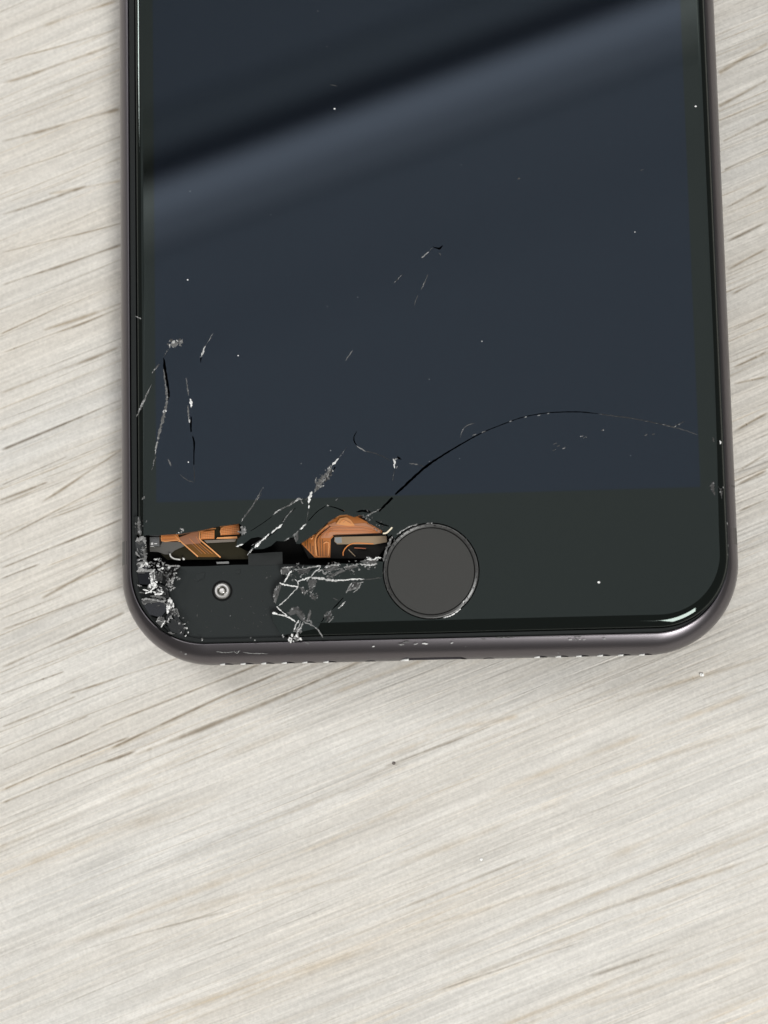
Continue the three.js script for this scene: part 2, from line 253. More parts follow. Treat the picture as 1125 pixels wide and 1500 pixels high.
function along(pts, step) {                                          // Catmull-Rom through [x, z, w]
  const c = new THREE.CatmullRomCurve3(pts.map(p => V(p[0], p[2] ?? 1, p[1])), false, 'centripetal'), n = Math.max(2, Math.ceil(c.getLength() / step));
  return c.getSpacedPoints(n).map(p => [p.x, p.z, p.y]);
}
function sides(pts, jitter) {
  const L = [], Rr = [];
  pts.forEach((p, i) => {
    const a = pts[Math.max(0, i - 1)], b = pts[Math.min(pts.length - 1, i + 1)]; let dx = b[0] - a[0], dz = b[1] - a[1]; const l = Math.hypot(dx, dz) || 1; dx /= l; dz /= l;
    const w1 = p[2] / 2 * R(1 - jitter, 1 + jitter), w2 = p[2] / 2 * R(1 - jitter, 1 + jitter);
    L.push([p[0] - dz * w1, p[1] + dx * w1]); Rr.push([p[0] + dz * w2, p[1] - dx * w2]);
  });
  return [L, Rr];
}
const PX = 1 / 13.6;                                                 // mm per photo pixel on the glass
const trace = (list, h, k = 1) => list.map(([x, y, w]) => { const p = at(x, y, h); return [p.x, p.z, w * PX * k]; });
const gapPoly = list => { const [L, Rr] = sides(along(trace(list, TOP), 0.22), 0.3); return [...L, ...Rr.reverse()]; };
// dark cracks: real gaps cut through the glass
const lcdGaps = [
  [[578.8, 724.3, 3.1], [600, 705, 3.4], [624, 683.5, 3.4], [650, 666, 2.6], [682, 647, 2], [705, 634.5, 1.5], [730, 624, 1.2], [765, 611.5, 1.3], [800, 605, 1.3], [850, 603.5, 1.5], [876, 606, 0.8]],
  [[239.5, 524, 1], [241, 534, 4], [243, 550, 3.6], [246, 566, 3], [247.5, 578, 3], [246, 586, 1]],
  [[280, 610, 1.4], [279.6, 622, 2.6], [280, 633, 1.6]], [[282, 639, 1.4], [284.5, 648, 2.6], [284, 662, 1.8], [284, 681, 1.4]],
  [[634, 361.5, 1], [639, 363, 2.4], [644, 364, 3.8], [648.5, 359.5, 1]], [[522.5, 632, 1], [518.5, 640, 1.6], [519.5, 648, 1.8], [523, 652.5, .8]],
  [[582, 668.5, 1], [584, 671, 3.2], [588, 673, .8]], [[294.5, 524, 2.2], [294, 531, .8]], [[491, 684, 2.4], [488, 690, 1]],
].map(gapPoly);
const bezelGaps = [
  [[555, 749, 2.4], [563, 741, 3.2], [575, 729, 2.8]], [[481.5, 741, 1], [492, 744, 1.6], [504, 749, 2]], [[477, 741, .8], [464, 750, 1.2], [452, 763, 1.1]],
  [[433, 744, .7], [425, 751, 1.1], [413, 764, 1]], [[398, 757, .7], [384, 767, 1], [367, 778, .8]], [[390, 788.5, .7], [399, 781.5, 1.6], [406, 776.5, .8]],
  [[522, 750, 1], [530, 748.5, 4], [540, 749.5, 3], [546, 752, 1]], [[550, 763, 1], [560, 768, 2.6], [570, 771, 1]],
  [[486.5, 893, .8], [494, 885, 2], [503, 875.5, 1]], [[466, 920, .8], [473, 908, 1.6], [478, 899, .8]], [[437, 826.2 + 14, .6], [452, 836.5, 1.6], [462, 833, .7]],
].map(gapPoly);
const glass = part('cover_glass', [
  slab(outline, TOP - 0.7, TOP, [[[lx0, lz], [lx1, lz], [lx1, lzt], [lx0, lzt]], ...bezelGaps]),
  loft([0, 1, 2, 3, 4, 5, 6, 7, 8].map(i => { const a = Math.PI / 2 * i / 8, k = 1 - Math.sin(a); return openRim(RD * k, RB * k).map(([x, z]) => [x, TOP - 0.72 * (1 - Math.cos(a)), z]); }).concat([lift(openRim(0, 0), TOP - 0.9)]), { closeLoop: false, creased: 0.5 }),
], bezelMat);
const lcd = part('display', slab([[lx0 + .001, lz - .001], [lx1 - .001, lz - .001], [lx1 - .001, lzt + .001], [lx0 + .001, lzt + .001]], TOP - 0.7, TOP, lcdGaps), lcdMat, phone);

// home button
{
  const lathe = (p, n = 72) => { const g = new THREE.LatheGeometry(p.map(([r, y]) => new THREE.Vector2(r, y)), n); g.translate(HB.x, 0, HB.z); return toCreasedNormals(g.toNonIndexed(), 0.4); };
  const hb = part('home_button', lathe([[0.001, 6.93], [1.6, 6.936], [3.2, 6.956], [4.45, 6.99], [4.6, 6.96], [4.64, 6.85], [4.64, 4.2]]), mat(C(0.051, 0.051, 0.049), 0.8, 0, { specularIntensity: 0.2 }));
  part('button_ring', lathe([[4.7, 6.4], [4.72, 6.86], [4.8, 6.92], [4.98, 7.02], [5.06, 7.0], [5.1, 6.9], [5.1, 6.3]]), mat(C(0.1, 0.1, 0.098), 0.34, 0.6), hb);
}

// bare plate under the missing glass, with its screw
{
  const h = 6.2, plate = part('inner_plate', slab(xz([[258, 830], [300, 829.5], [341, 827.5], [372, 827], [414, 826.5], [470, 828], [560, 830], [556, 928], [470, 938], [300, 941], [262, 930], [232, 905], [214, 870], [216, 838]], h), 5.2, h), mat(C(0.013, 0.0165, 0.0165), 0.5, 0, { specularIntensity: 0.55 }));
  const S = at(325.5, 865.5, h), L = (p, m, n) => { const g = new THREE.LatheGeometry(p.map(([r, y]) => new THREE.Vector2(r, y)), 32); g.translate(S.x, h, S.z); return part(n, toCreasedNormals(g.toNonIndexed(), 0.5), m, plate); };
  L([[1.12, 0.0], [1.08, 0.05], [0.98, 0.05], [0.93, 0.0]], blackPlastic, 'screw_seat');
  const ring = [[0.42, 0.02], [0.46, 0.2], [0.56, 0.27], [0.74, 0.26], [0.86, 0.16], [0.88, 0.0]].reverse();
  L(ring, silver, 'screw_head'); L([[0.44, 0.06], [0.3, 0.02], [0.001, 0.02]], mat(C(0.1, 0.1, 0.09), 0.3, 1), 'screw_recess');
  L([[0.3, 0.02], [0.28, 0.16], [0.2, 0.23], [0.001, 0.26]], mat(C(0.9, 0.88, 0.85), 0.3, 0.8), 'screw_pin');
  part('tape_tab', slab(xz([[363.5, 811.5], [400, 809], [413.5, 808.5], [414, 827], [364, 829]], h), 6.02, 6.24), mat(C(0.02, 0.022, 0.022), 0.7, 0, { specularIntensity: 0.4 }), phone);
  part('metal_clip', slab(xz([[317, 823.2], [335, 822.4], [335.5, 825.6], [317.5, 826]], 5.9), 5.6, 5.9), mat(C(0.3, 0.3, 0.29), 0.35, 1), phone);
  const pr = mat(C(0.014, 0.0175, 0.0175), 0.48, 0, { specularIntensity: 0.57 }), pim = (pts) => part('pressed_step', slab(xz(pts, h + .06), h - .1, h + .06), pr, plate);
  pim([[286, 842], [300, 838], [299, 846], [288, 852]]); pim([[345, 836], [352, 834], [352, 839], [346, 841]]);
}

// flex cables seen through the gap
{
  const hz = 5.3, poly = (n, pts, y0, y1, m, parent) => part(n, slab(xz(pts, y1), y0, y1), m, parent);
  const copper = mat(C(0.74, 0.26, 0.07), 0.3, 0.35), copperLight = mat(C(0.88, 0.4, 0.15), 0.3, 0.35), film = mat(C(0.34, 0.15, 0.08), 0.3), amber = mat(C(0.15, 0.066, 0.01), 0.3, 0, { specularIntensity: 0.5 }), olive = mat(C(0.018, 0.015, 0.006), 0.6, 0, { specularIntensity: 0.35 }), grey = mat(C(0.11, 0.105, 0.095), 0.35), dark = mat(C(0.008, 0.007, 0.006), 0.6, 0, { specularIntensity: 0.35 }), tan = mat(C(0.28, 0.2, 0.12), 0.25);
  const line = (pts, w, h, m, parent) => { const [L, Rr] = sides(along(trace(pts.map(([x, y]) => [x, y, w]), h), 0.4), 0); return part('copper_trace', slab([...L, ...Rr.reverse()], h - 0.12, h), m, parent); };
  const left = poly('flex_cable', [[236, 780], [300, 768], [352, 762], [352, 783], [347, 800], [372, 812], [370, 819], [245, 820], [236, 812]], 4.5, 5.0, olive);
  poly('cable_stiffener', [[219.5, 801], [234, 801], [238, 793], [262, 794], [272, 799], [256, 806], [249, 812], [241, 812], [232, 808.5], [219.5, 808]], 5.0, 5.12, grey, left);
  poly('cable_film', [[260, 788], [293, 776], [294, 796], [268, 798]], 5.02, 5.14, film, left);
  poly('cable_film', [[268, 798.3], [296, 796.5], [321, 816], [291, 816]], 5.0, 5.1, amber, left);
  poly('copper_pad', [[236.5, 782], [259, 780], [263, 789], [258, 792.5], [236.5, 793]], 5.14, 5.22, copper, left);
  line([[236.8, 783], [236.8, 792.4], [258, 791.4], [264, 793.5]], 1.3, 5.26, copperLight, left);
  line([[256, 784], [263, 791.5], [276, 803], [290, 815.5]], 1.7, 5.28, copperLight, left);
  line([[292.5, 778], [292.5, 790], [297, 794], [310, 805], [323, 816.5]], 1.8, 5.28, copperLight, left);
  line([[292.5, 779], [304, 775.5], [316, 774]], 1.4, 5.3, copperLight, left);
  const block = (x0, y0, x1, y1, sl) => { // a pad made of fine woven copper strips
    poly('copper_pad', [[x0, y0], [x1, y0 - sl], [x1, y1 - sl * .3], [x0, y1]], 5.16, 5.24, copper, left);
    for (let x = x0 + 2; x < x1 - 1; x += 2.6) line([[x, y0 + .6 - sl * (x - x0) / (x1 - x0)], [x + .3, y1 - .8 - sl * .3 * (x - x0) / (x1 - x0)]], 0.55, 5.27, film, left);
    for (let y = y0 + 1.6; y < y1 - 1; y += 2.3) line([[x0 + .6, y], [x1 - .6, y - sl * (1 - (y - y0) / (y1 - y0) * .7)]], 0.75, 5.29, copperLight, left);
  };
  for (const k of [0, 1, 2, 3]) line([[272 + k * 5, 790 - k * 1.4], [281 + k * 4, 797 - k * .5], [296 + k * 5, 811]], .6, 5.17, k % 2 ? copper : film, left);
  for (const k of [0, 1, 2]) line([[238, 785 + k * 2.6], [256, 784.6 + k * 2.4]], .6, 5.25, k % 2 ? copperLight : film, left);
  block(294, 779, 314, 790, 2.5); block(323, 773, 350.5, 784, 4.5);
  line([[324, 783.8], [322.6, 776], [326, 772.6], [350, 768.4]], 1.1, 5.3, copperLight, left);
  poly('copper_pad', [[318, 787.2], [347, 785.5], [347.5, 788.8], [317, 789.4]], 5.2, 5.3, copperLight, left);
  poly('cable_stiffener', [[299, 791.5], [346, 789.6], [344, 793.4], [303, 795.5]], 5.1, 5.2, mat(C(0.2, 0.17, 0.14), 0.35), left);
  const boxP = at(226.6, 793.5, 5.6), cb = new RoundedBoxGeometry(1.12, 0.9, 1.1, 3, 0.08); cb.translate(boxP.x, 5.3, boxP.z);
  const conn = part('connector', cb, mat(C(0.16, 0.16, 0.16), 0.35, 0.7));
  for (const [x, y, w, d] of [[222.6, 796.5, .32, .3], [228.2, 796.4, .36, .16], [223, 800.6, .42, .1]]) { const p = at(x, y, 5.78), g = new RoundedBoxGeometry(w, 0.08, d, 2, 0.03); g.translate(p.x, 5.78, p.z); part('solder_pad', g, silver, conn); }
  const tube = (n, pts, h, r, m, parent = phone) => part(n, new THREE.TubeGeometry(new THREE.CatmullRomCurve3(pts.map(([x, y]) => at(x, y, h))), 30, r, 8), m, parent);
  tube('wire_hook', [[248.8, 811], [250.5, 815.5], [255, 818.5], [264, 819.8]], 5.5, 0.1, mat(C(.85, .84, .8), .3, .5));
  { const s = new THREE.SphereGeometry(0.16, 12, 10); const p = at(269, 818.8, 5.5); s.translate(p.x, p.y, p.z); part('solder_ball', s, mat(C(.85, .84, .8), .25, .6)); }

  const rightC = poly('flex_cable', [[440, 794], [463, 778], [480, 762], [497, 750], [515, 750], [545, 765], [572, 780], [566, 800], [552, 818], [452, 818]], 4.5, 5.0, dark);
  const cop2 = mat(C(0.52, 0.18, 0.045), 0.3, 0.3), pale = mat(C(0.56, 0.26, 0.14), 0.32, 0.1), brown = mat(C(0.2, 0.08, 0.02), 0.3);
  poly('copper_sheet', [[440, 795], [462, 780], [480, 764], [497, 751], [512, 751], [560, 776], [559, 782.4], [490, 784.2], [484.5, 790], [483.6, 816.5], [461, 816.5]], 5.0, 5.1, cop2, rightC);
  poly('cable_film', [[478, 770], [490, 765], [510, 768], [535, 766], [557, 777], [557, 781], [490, 782.8], [483, 788], [470, 788]], 5.1, 5.16, pale, rightC);
  poly('copper_pad', [[492, 767.5], [498, 759], [508, 757.5], [514, 762], [520, 770], [512, 770.5], [505, 769.6]], 5.17, 5.24, copperLight, rightC);
  for (const k of [0, 1, 2, 3, 4]) line([[470 + k * 2.5, 787 - k * .4], [472 + k * 2.6, 781 - k * .6], [484 + k * 2, 772.5 + k * 1.6], [505, 771.5 + k * 2], [530, 771 + k * 2.1], [553, 777.5 + k * .8]], .6, 5.2, k % 2 ? cop2 : copper, rightC);
  for (const k of [0, 1, 2]) line([[497 + k * 6, 766.5 - k], [503 + k * 4, 760.5 + k * 1.4], [512 + k * 2, 766 + k]], .6, 5.28, k % 2 ? pale : copper, rightC);
  line([[463.5, 814], [462.2, 800], [462.4, 787], [470, 778], [480, 769]], 1.9, 5.24, copperLight, rightC);
  line([[466, 814], [465, 788], [472, 780.5], [484, 771]], 0.9, 5.24, dark, rightC);
  line([[474, 796], [480.8, 793.5], [481, 814]], 1.5, 5.24, copperLight, rightC); line([[477.5, 797], [477.5, 815]], 0.7, 5.22, brown, rightC);
  for (const [x, a] of [[447, 800], [450.5, 804], [454.5, 808], [458.5, 812]]) line([[x, a - 12], [x + .6, a]], 1.5, 5.2, brown, rightC);
  for (const [x, a] of [[469, 815], [472.5, 815]]) line([[x, 790], [x + .4, a]], 0.9, 5.2, brown, rightC);
  { const t = new THREE.TorusGeometry(0.13, 0.06, 8, 16); t.rotateX(Math.PI / 2); const p = at(456, 787.5, 5.25); t.translate(p.x, p.y, p.z); part('solder_ring', t, copperLight, rightC); }
  line([[488, 784.6], [515, 783.6], [545, 782.2], [562, 781.6]], 1.1, 5.26, dark, rightC);
  poly('cable_stiffener', [[490, 786.5], [566, 785], [567, 794], [548, 797.5], [494, 797.2], [489.6, 793]], 5.12, 5.26, tan, rightC);
  poly('cable_stiffener', [[490.5, 787.5], [500, 786.8], [501, 795], [494, 796], [490.6, 793]], 5.26, 5.3, mat(C(.25, .26, .26), .3), rightC);
  line([[502.6, 814], [503, 807.5], [513.5, 797], [547, 796.6]], 1.4, 5.3, copper, rightC); line([[510.5, 805], [520.5, 815]], 1.2, 5.26, tan, rightC); line([[519, 802.5], [536, 803.4]], 1.2, 5.26, mat(C(.4, .12, .05), .3), rightC);
  tube('wire_hook', [[561, 781.6], [566, 780.6], [570, 777.2], [574.5, 772.5]], 7.1, 0.09, mat(C(.8, .72, .55), .4));
}

// ------------------------------------------------------------------ broken glass
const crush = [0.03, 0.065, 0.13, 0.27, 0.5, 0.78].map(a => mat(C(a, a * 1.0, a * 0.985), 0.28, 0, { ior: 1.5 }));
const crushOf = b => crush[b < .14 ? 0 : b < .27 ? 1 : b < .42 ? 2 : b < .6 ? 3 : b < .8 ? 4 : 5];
function ridge(list, b, h = TOP, parent = glass, name = 'crack') {   // splintered edge of a crack: a low faceted ridge
  const pts = along(trace(list, h, 1.0), 0.13); const n = pts.length; pts.forEach((p, i) => { p[2] *= Math.min(1, (i + .6) / 2.2, (n - i - .4) / 2.2); });
  pts.forEach(q => { q[0] += R(-.03, .03); q[1] += R(-.03, .03); });
  const [L, Rr] = sides(pts, 0.6), p = [];
  const crest = pts.map((q, i) => { const t = R(.3, .7); return [L[i][0] * t + Rr[i][0] * (1 - t), h + Math.max(.012, q[2] * R(.12, .5)), L[i][1] * t + Rr[i][1] * (1 - t)]; });
  const l = L.map(q => [q[0], h - .004, q[1]]), r = Rr.map(q => [q[0], h - .004, q[1]]);
  for (let i = 0; i + 1 < n; i++) for (const [a, c] of [[l, crest], [crest, r]]) p.push(...a[i], ...a[i + 1], ...c[i + 1], ...a[i], ...c[i + 1], ...c[i]);
  const g = new THREE.BufferGeometry(); g.setAttribute('position', new THREE.Float32BufferAttribute(p, 3)); g.computeVertexNormals();
  const o = part(name, g, crushOf(b), parent); return o;
}
const ln = (x0, y0, x1, y1, w, b, h, parent) => ridge([[x0, y0, w], [(x0 + x1) / 2 + R(-.4, .4), (y0 + y1) / 2 + R(-.4, .4), w * 1.1], [x1, y1, w]], b, h, parent);
const pl = (b, w, pts, h, parent) => ridge(pts.map(([x, y, ww]) => [x, y, ww ?? w]), b, h, parent);
function crumbs(list, parent = glass) {                              // chips of glass: [x, y, radius px, count, brightness, spread px]
  const by = new Map();
  for (const [x, y, r, n, b, sp] of list) for (let k = 0; k < n * .7; k++) {
    const a = R(0, 6.283), d = sp * Math.sqrt(rnd()), c = at(x + d * Math.cos(a), y + d * Math.sin(a), TOP), s = r * PX * R(.4, 1.25), q = [], m = 3 + Math.floor(R(0, 3));
    const apex = [c.x + s * R(-.3, .3), TOP + s * R(.15, .7), c.z + s * R(-.3, .3)], st = R(.5, 1.4), ro = R(0, 3.14);
    const base = []; for (let i = 0; i < m; i++) { const t = -(i + R(-.25, .25)) / m * 6.283, ux = s * Math.cos(t) * st, uz = s * Math.sin(t) / st; base.push([c.x + ux * Math.cos(ro) - uz * Math.sin(ro), TOP - .004, c.z + ux * Math.sin(ro) + uz * Math.cos(ro)]); }
    for (let i = 0; i < m; i++) q.push(...base[i], ...base[(i + 1) % m], ...apex);
    const mm = crushOf(Math.max(.1, Math.min(1, b * R(.25, 1.2)))); if (!by.has(mm)) by.set(mm, []); by.get(mm).push(...q);
  }
  for (const [m, q] of by) { const g = new THREE.BufferGeometry(); g.setAttribute('position', new THREE.Float32BufferAttribute(q, 3)); g.computeVertexNormals(); part('glass_crumbs', g, m, parent).userData.kind = 'stuff'; }
}
function flake(pts, b, h = TOP, parent = glass) {                     // a flaked-off patch of glass: a low mound of conchoidal facets
  const q = xz(pts, h), cx = q.reduce((s, p) => s + p[0], 0) / q.length, cz = q.reduce((s, p) => s + p[1], 0) / q.length, ring = [[], [], []], t = [];
  q.forEach((p, i) => { const n = q[(i + 1) % q.length]; for (const f of [0, .5]) { const x = p[0] + (n[0] - p[0]) * f, z = p[1] + (n[1] - p[1]) * f; [1, R(.55, .8), R(.2, .45)].forEach((k, r) => ring[r].push([cx + (x - cx) * k + (r ? R(-.04, .04) : 0), h + (r ? R(.0, .09) : -.004), cz + (z - cz) * k + (r ? R(-.04, .04) : 0)])); } });
  const n = ring[0].length, c = [cx, h + R(.02, .08), cz], area = q.reduce((s, p, i) => s + p[0] * q[(i + 1) % q.length][1] - q[(i + 1) % q.length][0] * p[1], 0);
  const tri = (a, bb, cc) => area < 0 ? t.push(...a, ...bb, ...cc) : t.push(...a, ...cc, ...bb);
  for (let i = 0; i < n; i++) { const j = (i + 1) % n; for (const r of [0, 1]) { tri(ring[r][i], ring[r][j], ring[r + 1][j]); tri(ring[r][i], ring[r + 1][j], ring[r + 1][i]); } tri(ring[2][i], ring[2][j], c); }
  const g = new THREE.BufferGeometry(); g.setAttribute('position', new THREE.Float32BufferAttribute(t, 3)); g.computeVertexNormals(); part('glass_chip', g, crushOf(b), parent);
}
// corner shards
const shardMats = [mat(C(.006, .007, .007), .05), mat(C(.01, .011, .014), .06), mat(C(.02, .022, .022), .1)];
function shard(pts, tiltX, tiltZ, m = 0, h = 6.95) {
  const q = xz(pts, h), cx = q.reduce((s, p) => s + p[0], 0) / q.length, cz = q.reduce((s, p) => s + p[1], 0) / q.length;
  const g = slab(q.map(([x, z]) => [x - cx, z - cz]), -.5, 0); g.rotateX(tiltX); g.rotateZ(tiltZ); g.translate(cx, h, cz); return part('glass_shard', g, shardMats[m], phone);
}
shard([[198, 791], [208, 787], [213, 797], [214, 815], [205, 817.5], [199, 808]], .1, .12, 2);
shard([[199, 818.5], [214, 818.5], [218, 833], [201, 836]], -.2, .1, 1);
shard([[200, 840], [219, 838], [222, 857], [203, 855.5]], .04, .3, 1); shard([[203, 858.5], [222, 860], [224, 876.5], [207, 875.5]], .2, -.1, 0);
shard([[206, 880], [224, 880], [246, 884], [243, 895], [235, 904.5], [219, 900]], .03, .04, 1); shard([[221, 903], [234, 907], [238, 918], [250, 931], [233, 921]], .15, .1, 0);
shard([[224, 839], [245, 831], [264, 831], [256, 845], [246, 857], [226, 850]], .06, -.1, 0, 6.75); shard([[226, 853], [245, 860], [249, 877], [228, 875]], -.1, .1, 0, 6.8);
shard([[241, 908], [251, 889], [262, 905], [272, 920], [268, 932], [251, 926]], .06, .05, 0, 6.6);
shard([[197, 757], [206, 756], [209, 783], [197, 783]], .05, .25, 2);

// bright fracture edges
ln(222, 547, 234, 533, 1.8, .25); pl(.33, 2.4, [[199.5, 611, 1], [206, 598], [214, 580], [222, 563, 1]]); pl(.3, 3.4, [[239.5, 540, 1], [242, 560, 2.4], [244.5, 585], [241, 605, 4.4], [235, 626, 4], [231, 645, 3]]); pl(.55, 2.2, [[231, 645], [228.5, 656], [227, 666, 1]]); ln(226, 672, 224, 680, 1.6, .4);
pl(.3, 1.8, [[272.5, 553, 1], [275, 570], [276.5, 580, 1]]); pl(1, 3, [[278.4, 584], [280, 590, 3.4], [280, 597, 2]]); pl(.35, 2.2, [[275.5, 594], [276, 606], [277, 615]]); ln(276.5, 614, 278, 619, 3, .7);
pl(.3, 1.1, [[312, 488], [307, 497], [303, 503]]); pl(.7, 2.6, [[301, 506, 1], [297.5, 515], [295, 521, 3]]); ln(292, 523, 297, 522, 1.6, .5); ln(246, 672, 251, 683, 1.8, .33); pl(.26, 1.3, [[263, 695, .8], [274, 703], [284, 707, .8]]);
pl(.2, 1.6, [[386, 713, .8], [376, 730], [370, 741], [358, 757, 2], [353, 765, 1.6]]);
pl(.65, 1.8, [[400, 754, 1], [405, 750], [411, 745.5, 1]]); pl(.28, 1.4, [[411, 745.5], [424, 740], [434, 734]]); pl(.5, 3, [[431, 735, 2], [437, 731.5], [443, 731, 1.6]]); ln(441, 733, 444, 738, 2.2, .5);
pl(1, 2.6, [[496, 671.5, 1], [491, 677, 3.2], [486, 682, 2.4]]); pl(.34, 3, [[486, 684], [480, 692, 4], [470, 703, 5], [461, 720, 3]]); pl(.5, 2.2, [[484, 688], [478, 700], [470, 708], [464, 715]]); pl(.4, 2, [[464, 699], [462, 706], [466, 712]]);
pl(1, 4.4, [[457, 720, 2.4], [455, 725, 5], [453, 731, 3.6], [452, 738, 2]]); ln(452.4, 740, 452, 745, 2.4, .9);
pl(.85, 2.4, [[414, 767.5, 1.4], [409, 772, 3], [403, 776, 2], [397, 781, 2]]); pl(.95, 2.4, [[394, 782, 3], [389, 787.5, 2.4], [383, 792, 1.6], [378, 797, 3.4], [372, 803, 2]]); pl(.3, 1.2, [[430, 745, .6], [421, 755], [414, 765]]);
pl(.95, 2.3, [[448.5, 767, 1.2], [444, 771.5], [439.5, 775.5, 2]]); pl(.33, 2.6, [[437, 777, 1.4], [432, 784], [434, 794, 2]]); ln(416, 792.5, 425, 787, 1.5, .4); ln(346, 800.5, 356, 797, 2.2, .85); ln(362, 813, 371, 803, 1.6, .45);
ln(359, 771, 358, 783, 4.2, .55); ln(478.4, 740, 482, 740.6, 2.2, .55); ln(492, 733, 494, 730, 2, .2);
pl(.4, 1.8, [[536, 756.5, 3], [545, 752], [558, 744.5, 1]]); pl(.8, 2.8, [[576, 672, 1.6], [578, 677, 3.4], [577.4, 681, 2], [578, 686, 2.6]]); ln(577, 673, 583, 671, 2, .5); ln(599, 679, 613, 681, 1.6, .4); pl(.13, 1.2, [[535, 661], [552, 665], [572, 675]]); pl(.5, 1.5, [[522, 653, 1], [529, 657.5], [536, 661.5, 1]]);
pl(.22, 1.1, [[674, 641], [679, 628], [686, 622.5], [695, 619.5]]); ln(692, 638.5, 698, 635.5, 1.6, .4); ln(706, 633.5, 711, 631, 1.6, .33); for (const [x, y] of [[746, 617.5], [768, 611.5], [787, 609], [801, 606.4]]) ln(x, y, x + 4, y - 1.2, 1.5, R(.25, .7));
pl(.12, 1.4, [[878, 606.5], [935, 614.5], [990, 626]]); pl(.2, 1.4, [[970, 622], [1000, 629], [1022, 637]]); ln(985, 626, 1003, 617, 1.2, .12);
pl(.45, 2, [[617.5, 377.5, 2.6], [623, 373], [628.5, 368.5, 1.4]]); ln(629, 367.5, 633.5, 362.5, 1.1, .2); ln(643, 371, 646, 375, 2, .26); ln(577, 415, 590, 401, 1.4, .12); ln(617, 424, 627, 402, 1.3, .16); pl(.26, 1.2, [[606.5, 449, .8], [609, 441], [612.5, 432]]); ln(505.5, 529, 516.5, 513, 1.2, .4); ln(484, 124, 494, 126, 1.2, .15);
ln(198, 463, 207, 467, 1.6, .55); ln(214, 766, 215, 762, 2, .3); ln(208, 732, 212, 727, 3, .3);
ridge([[1046, 705, 1], [1043.5, 712, 6], [1046, 721, 3], [1047.5, 726, 1]], .22, TOP, glass, 'glass_chip'); ridge([[1051, 708, 1.4], [1054, 716, 4], [1056, 724, 4], [1057, 731, 1]], .2, TOP - .1, glass, 'glass_chip'); ln(1044, 641, 1046, 648, 2.6, .25); ln(1054.5, 645, 1055.5, 651, 2, .85, TOP - .12); ln(1058.5, 712, 1059, 717, 2, .7, TOP - .25);
for (const [x, y, b] of [[813, 650, .2], [818, 653, .22], [812, 659, .26], [826, 656, .3], [852, 639, .3], [857, 641, .2], [883, 630, .18], [946, 637, .14], [957, 636, .14], [760, 262, .16], [940, 249, .14]]) ln(x - 2.4, y + 1, x + 2.4, y - 1, 2, b);
// chips with a pattern of small facets
crumbs([[252, 503, 2.6, 16, .55, 6], [264, 501, 2.2, 10, .7, 5], [477, 696, 1.8, 34, .45, 9], [468, 708, 1.8, 26, .45, 7], [484, 687, 1.6, 14, .5, 5], [354, 777, 2, 10, .55, 5], [540, 755, 1.7, 16, .4, 8], [264, 780, 2, 10, .6, 6], [556, 772, 1.5, 12, .25, 8], [579, 682, 1.4, 6, .6, 4]]);

// the splintered plate beside the home button
ln(412, 833, 413, 842, 1.6, .5); pl(.45, 2.4, [[413, 832], [424, 831], [430, 830]]); pl(.85, 2, [[427, 836, 3], [421, 845], [416, 853, 2]]); pl(.9, 2, [[409, 854], [420, 857], [437, 859.5]]); pl(.6, 1.6, [[437, 859], [436, 853], [432, 848]]); pl(.6, 1.3, [[437, 859.5], [428, 869], [417, 880], [408, 888]]);
pl(.28, 4, [[410, 856, 2], [404, 864], [402, 875], [404, 884, 1.4]]); pl(.8, 1.7, [[405, 888], [412, 895], [421, 902.5]]); pl(.8, 1.8, [[398.5, 898, 3.4], [408, 900], [421, 903.5], [433, 911]]);
pl(.24, 5, [[423, 897, 2], [430, 892], [437, 892.5], [443, 901], [448, 912, 2]]); pl(.5, 1.6, [[435, 899], [441, 904], [448, 914]]); pl(.34, 3.6, [[454, 893, 2], [453, 902], [449, 913]]); pl(.45, 1.6, [[447, 912], [458, 916.5], [465, 922], [473, 934]]); ln(455, 908, 457, 917, 2.4, .35);
pl(.7, 2, [[438, 908], [434, 915], [430.5, 925]]); pl(.45, 2.4, [[444, 911], [441, 919], [436, 926], [437, 934]]); pl(.5, 1.6, [[440, 909], [438, 918], [433, 924]]);
ridge([[424, 933, 4], [425, 938, 6], [426, 942, 3]], 1, TOP - .15, glass, 'glass_chip'); ridge([[427, 928, 3], [428.4, 933, 4]], 1, TOP - .05, glass, 'glass_chip'); ln(431, 935, 436, 937, 3.2, .95, TOP - .15); ln(437.5, 934, 442, 938, 2.6, .95, TOP - .15); ln(414.5, 929, 415, 934, 3, .45); ln(447, 941, 453, 944, 2, .3, TOP - .3);
pl(.9, 2.4, [[436, 852], [445, 848.5], [455, 845.5]]); pl(.6, 3, [[456, 846], [470, 847.5], [486, 850], [500, 849.5]]); pl(.85, 2, [[487, 850.4], [500, 850], [517, 848.4], [534, 848.6, 1]]); pl(.24, 1.4, [[534, 849], [546, 848], [558, 846]]);
pl(.45, 2.2, [[430, 834], [440, 834.5], [452, 831.5], [466, 829.4]]); pl(.7, 1.9, [[460, 830], [469, 829.6], [467, 834], [461, 838], [456, 845]]); pl(.5, 2, [[466, 838], [472, 835], [474, 840], [479, 838]]); pl(.5, 3, [[476, 831], [488, 828.4], [499, 827]]); pl(.3, 1.6, [[474, 842], [488, 835], [503, 832.5]]); pl(.3, 1.8, [[482, 846], [494, 838.5], [505, 835]]); pl(.34, 2, [[481, 840], [488, 842], [486, 847]]);
pl(.45, 3, [[503, 831], [515, 829], [526, 826.5]]); pl(.75, 2.4, [[527, 826], [536, 827.5], [545, 827], [553, 826]]); pl(.8, 2.2, [[537, 819.4], [545, 820], [551, 817.6], [558, 817]]); ln(440, 844, 446, 839, 1.4, .5);
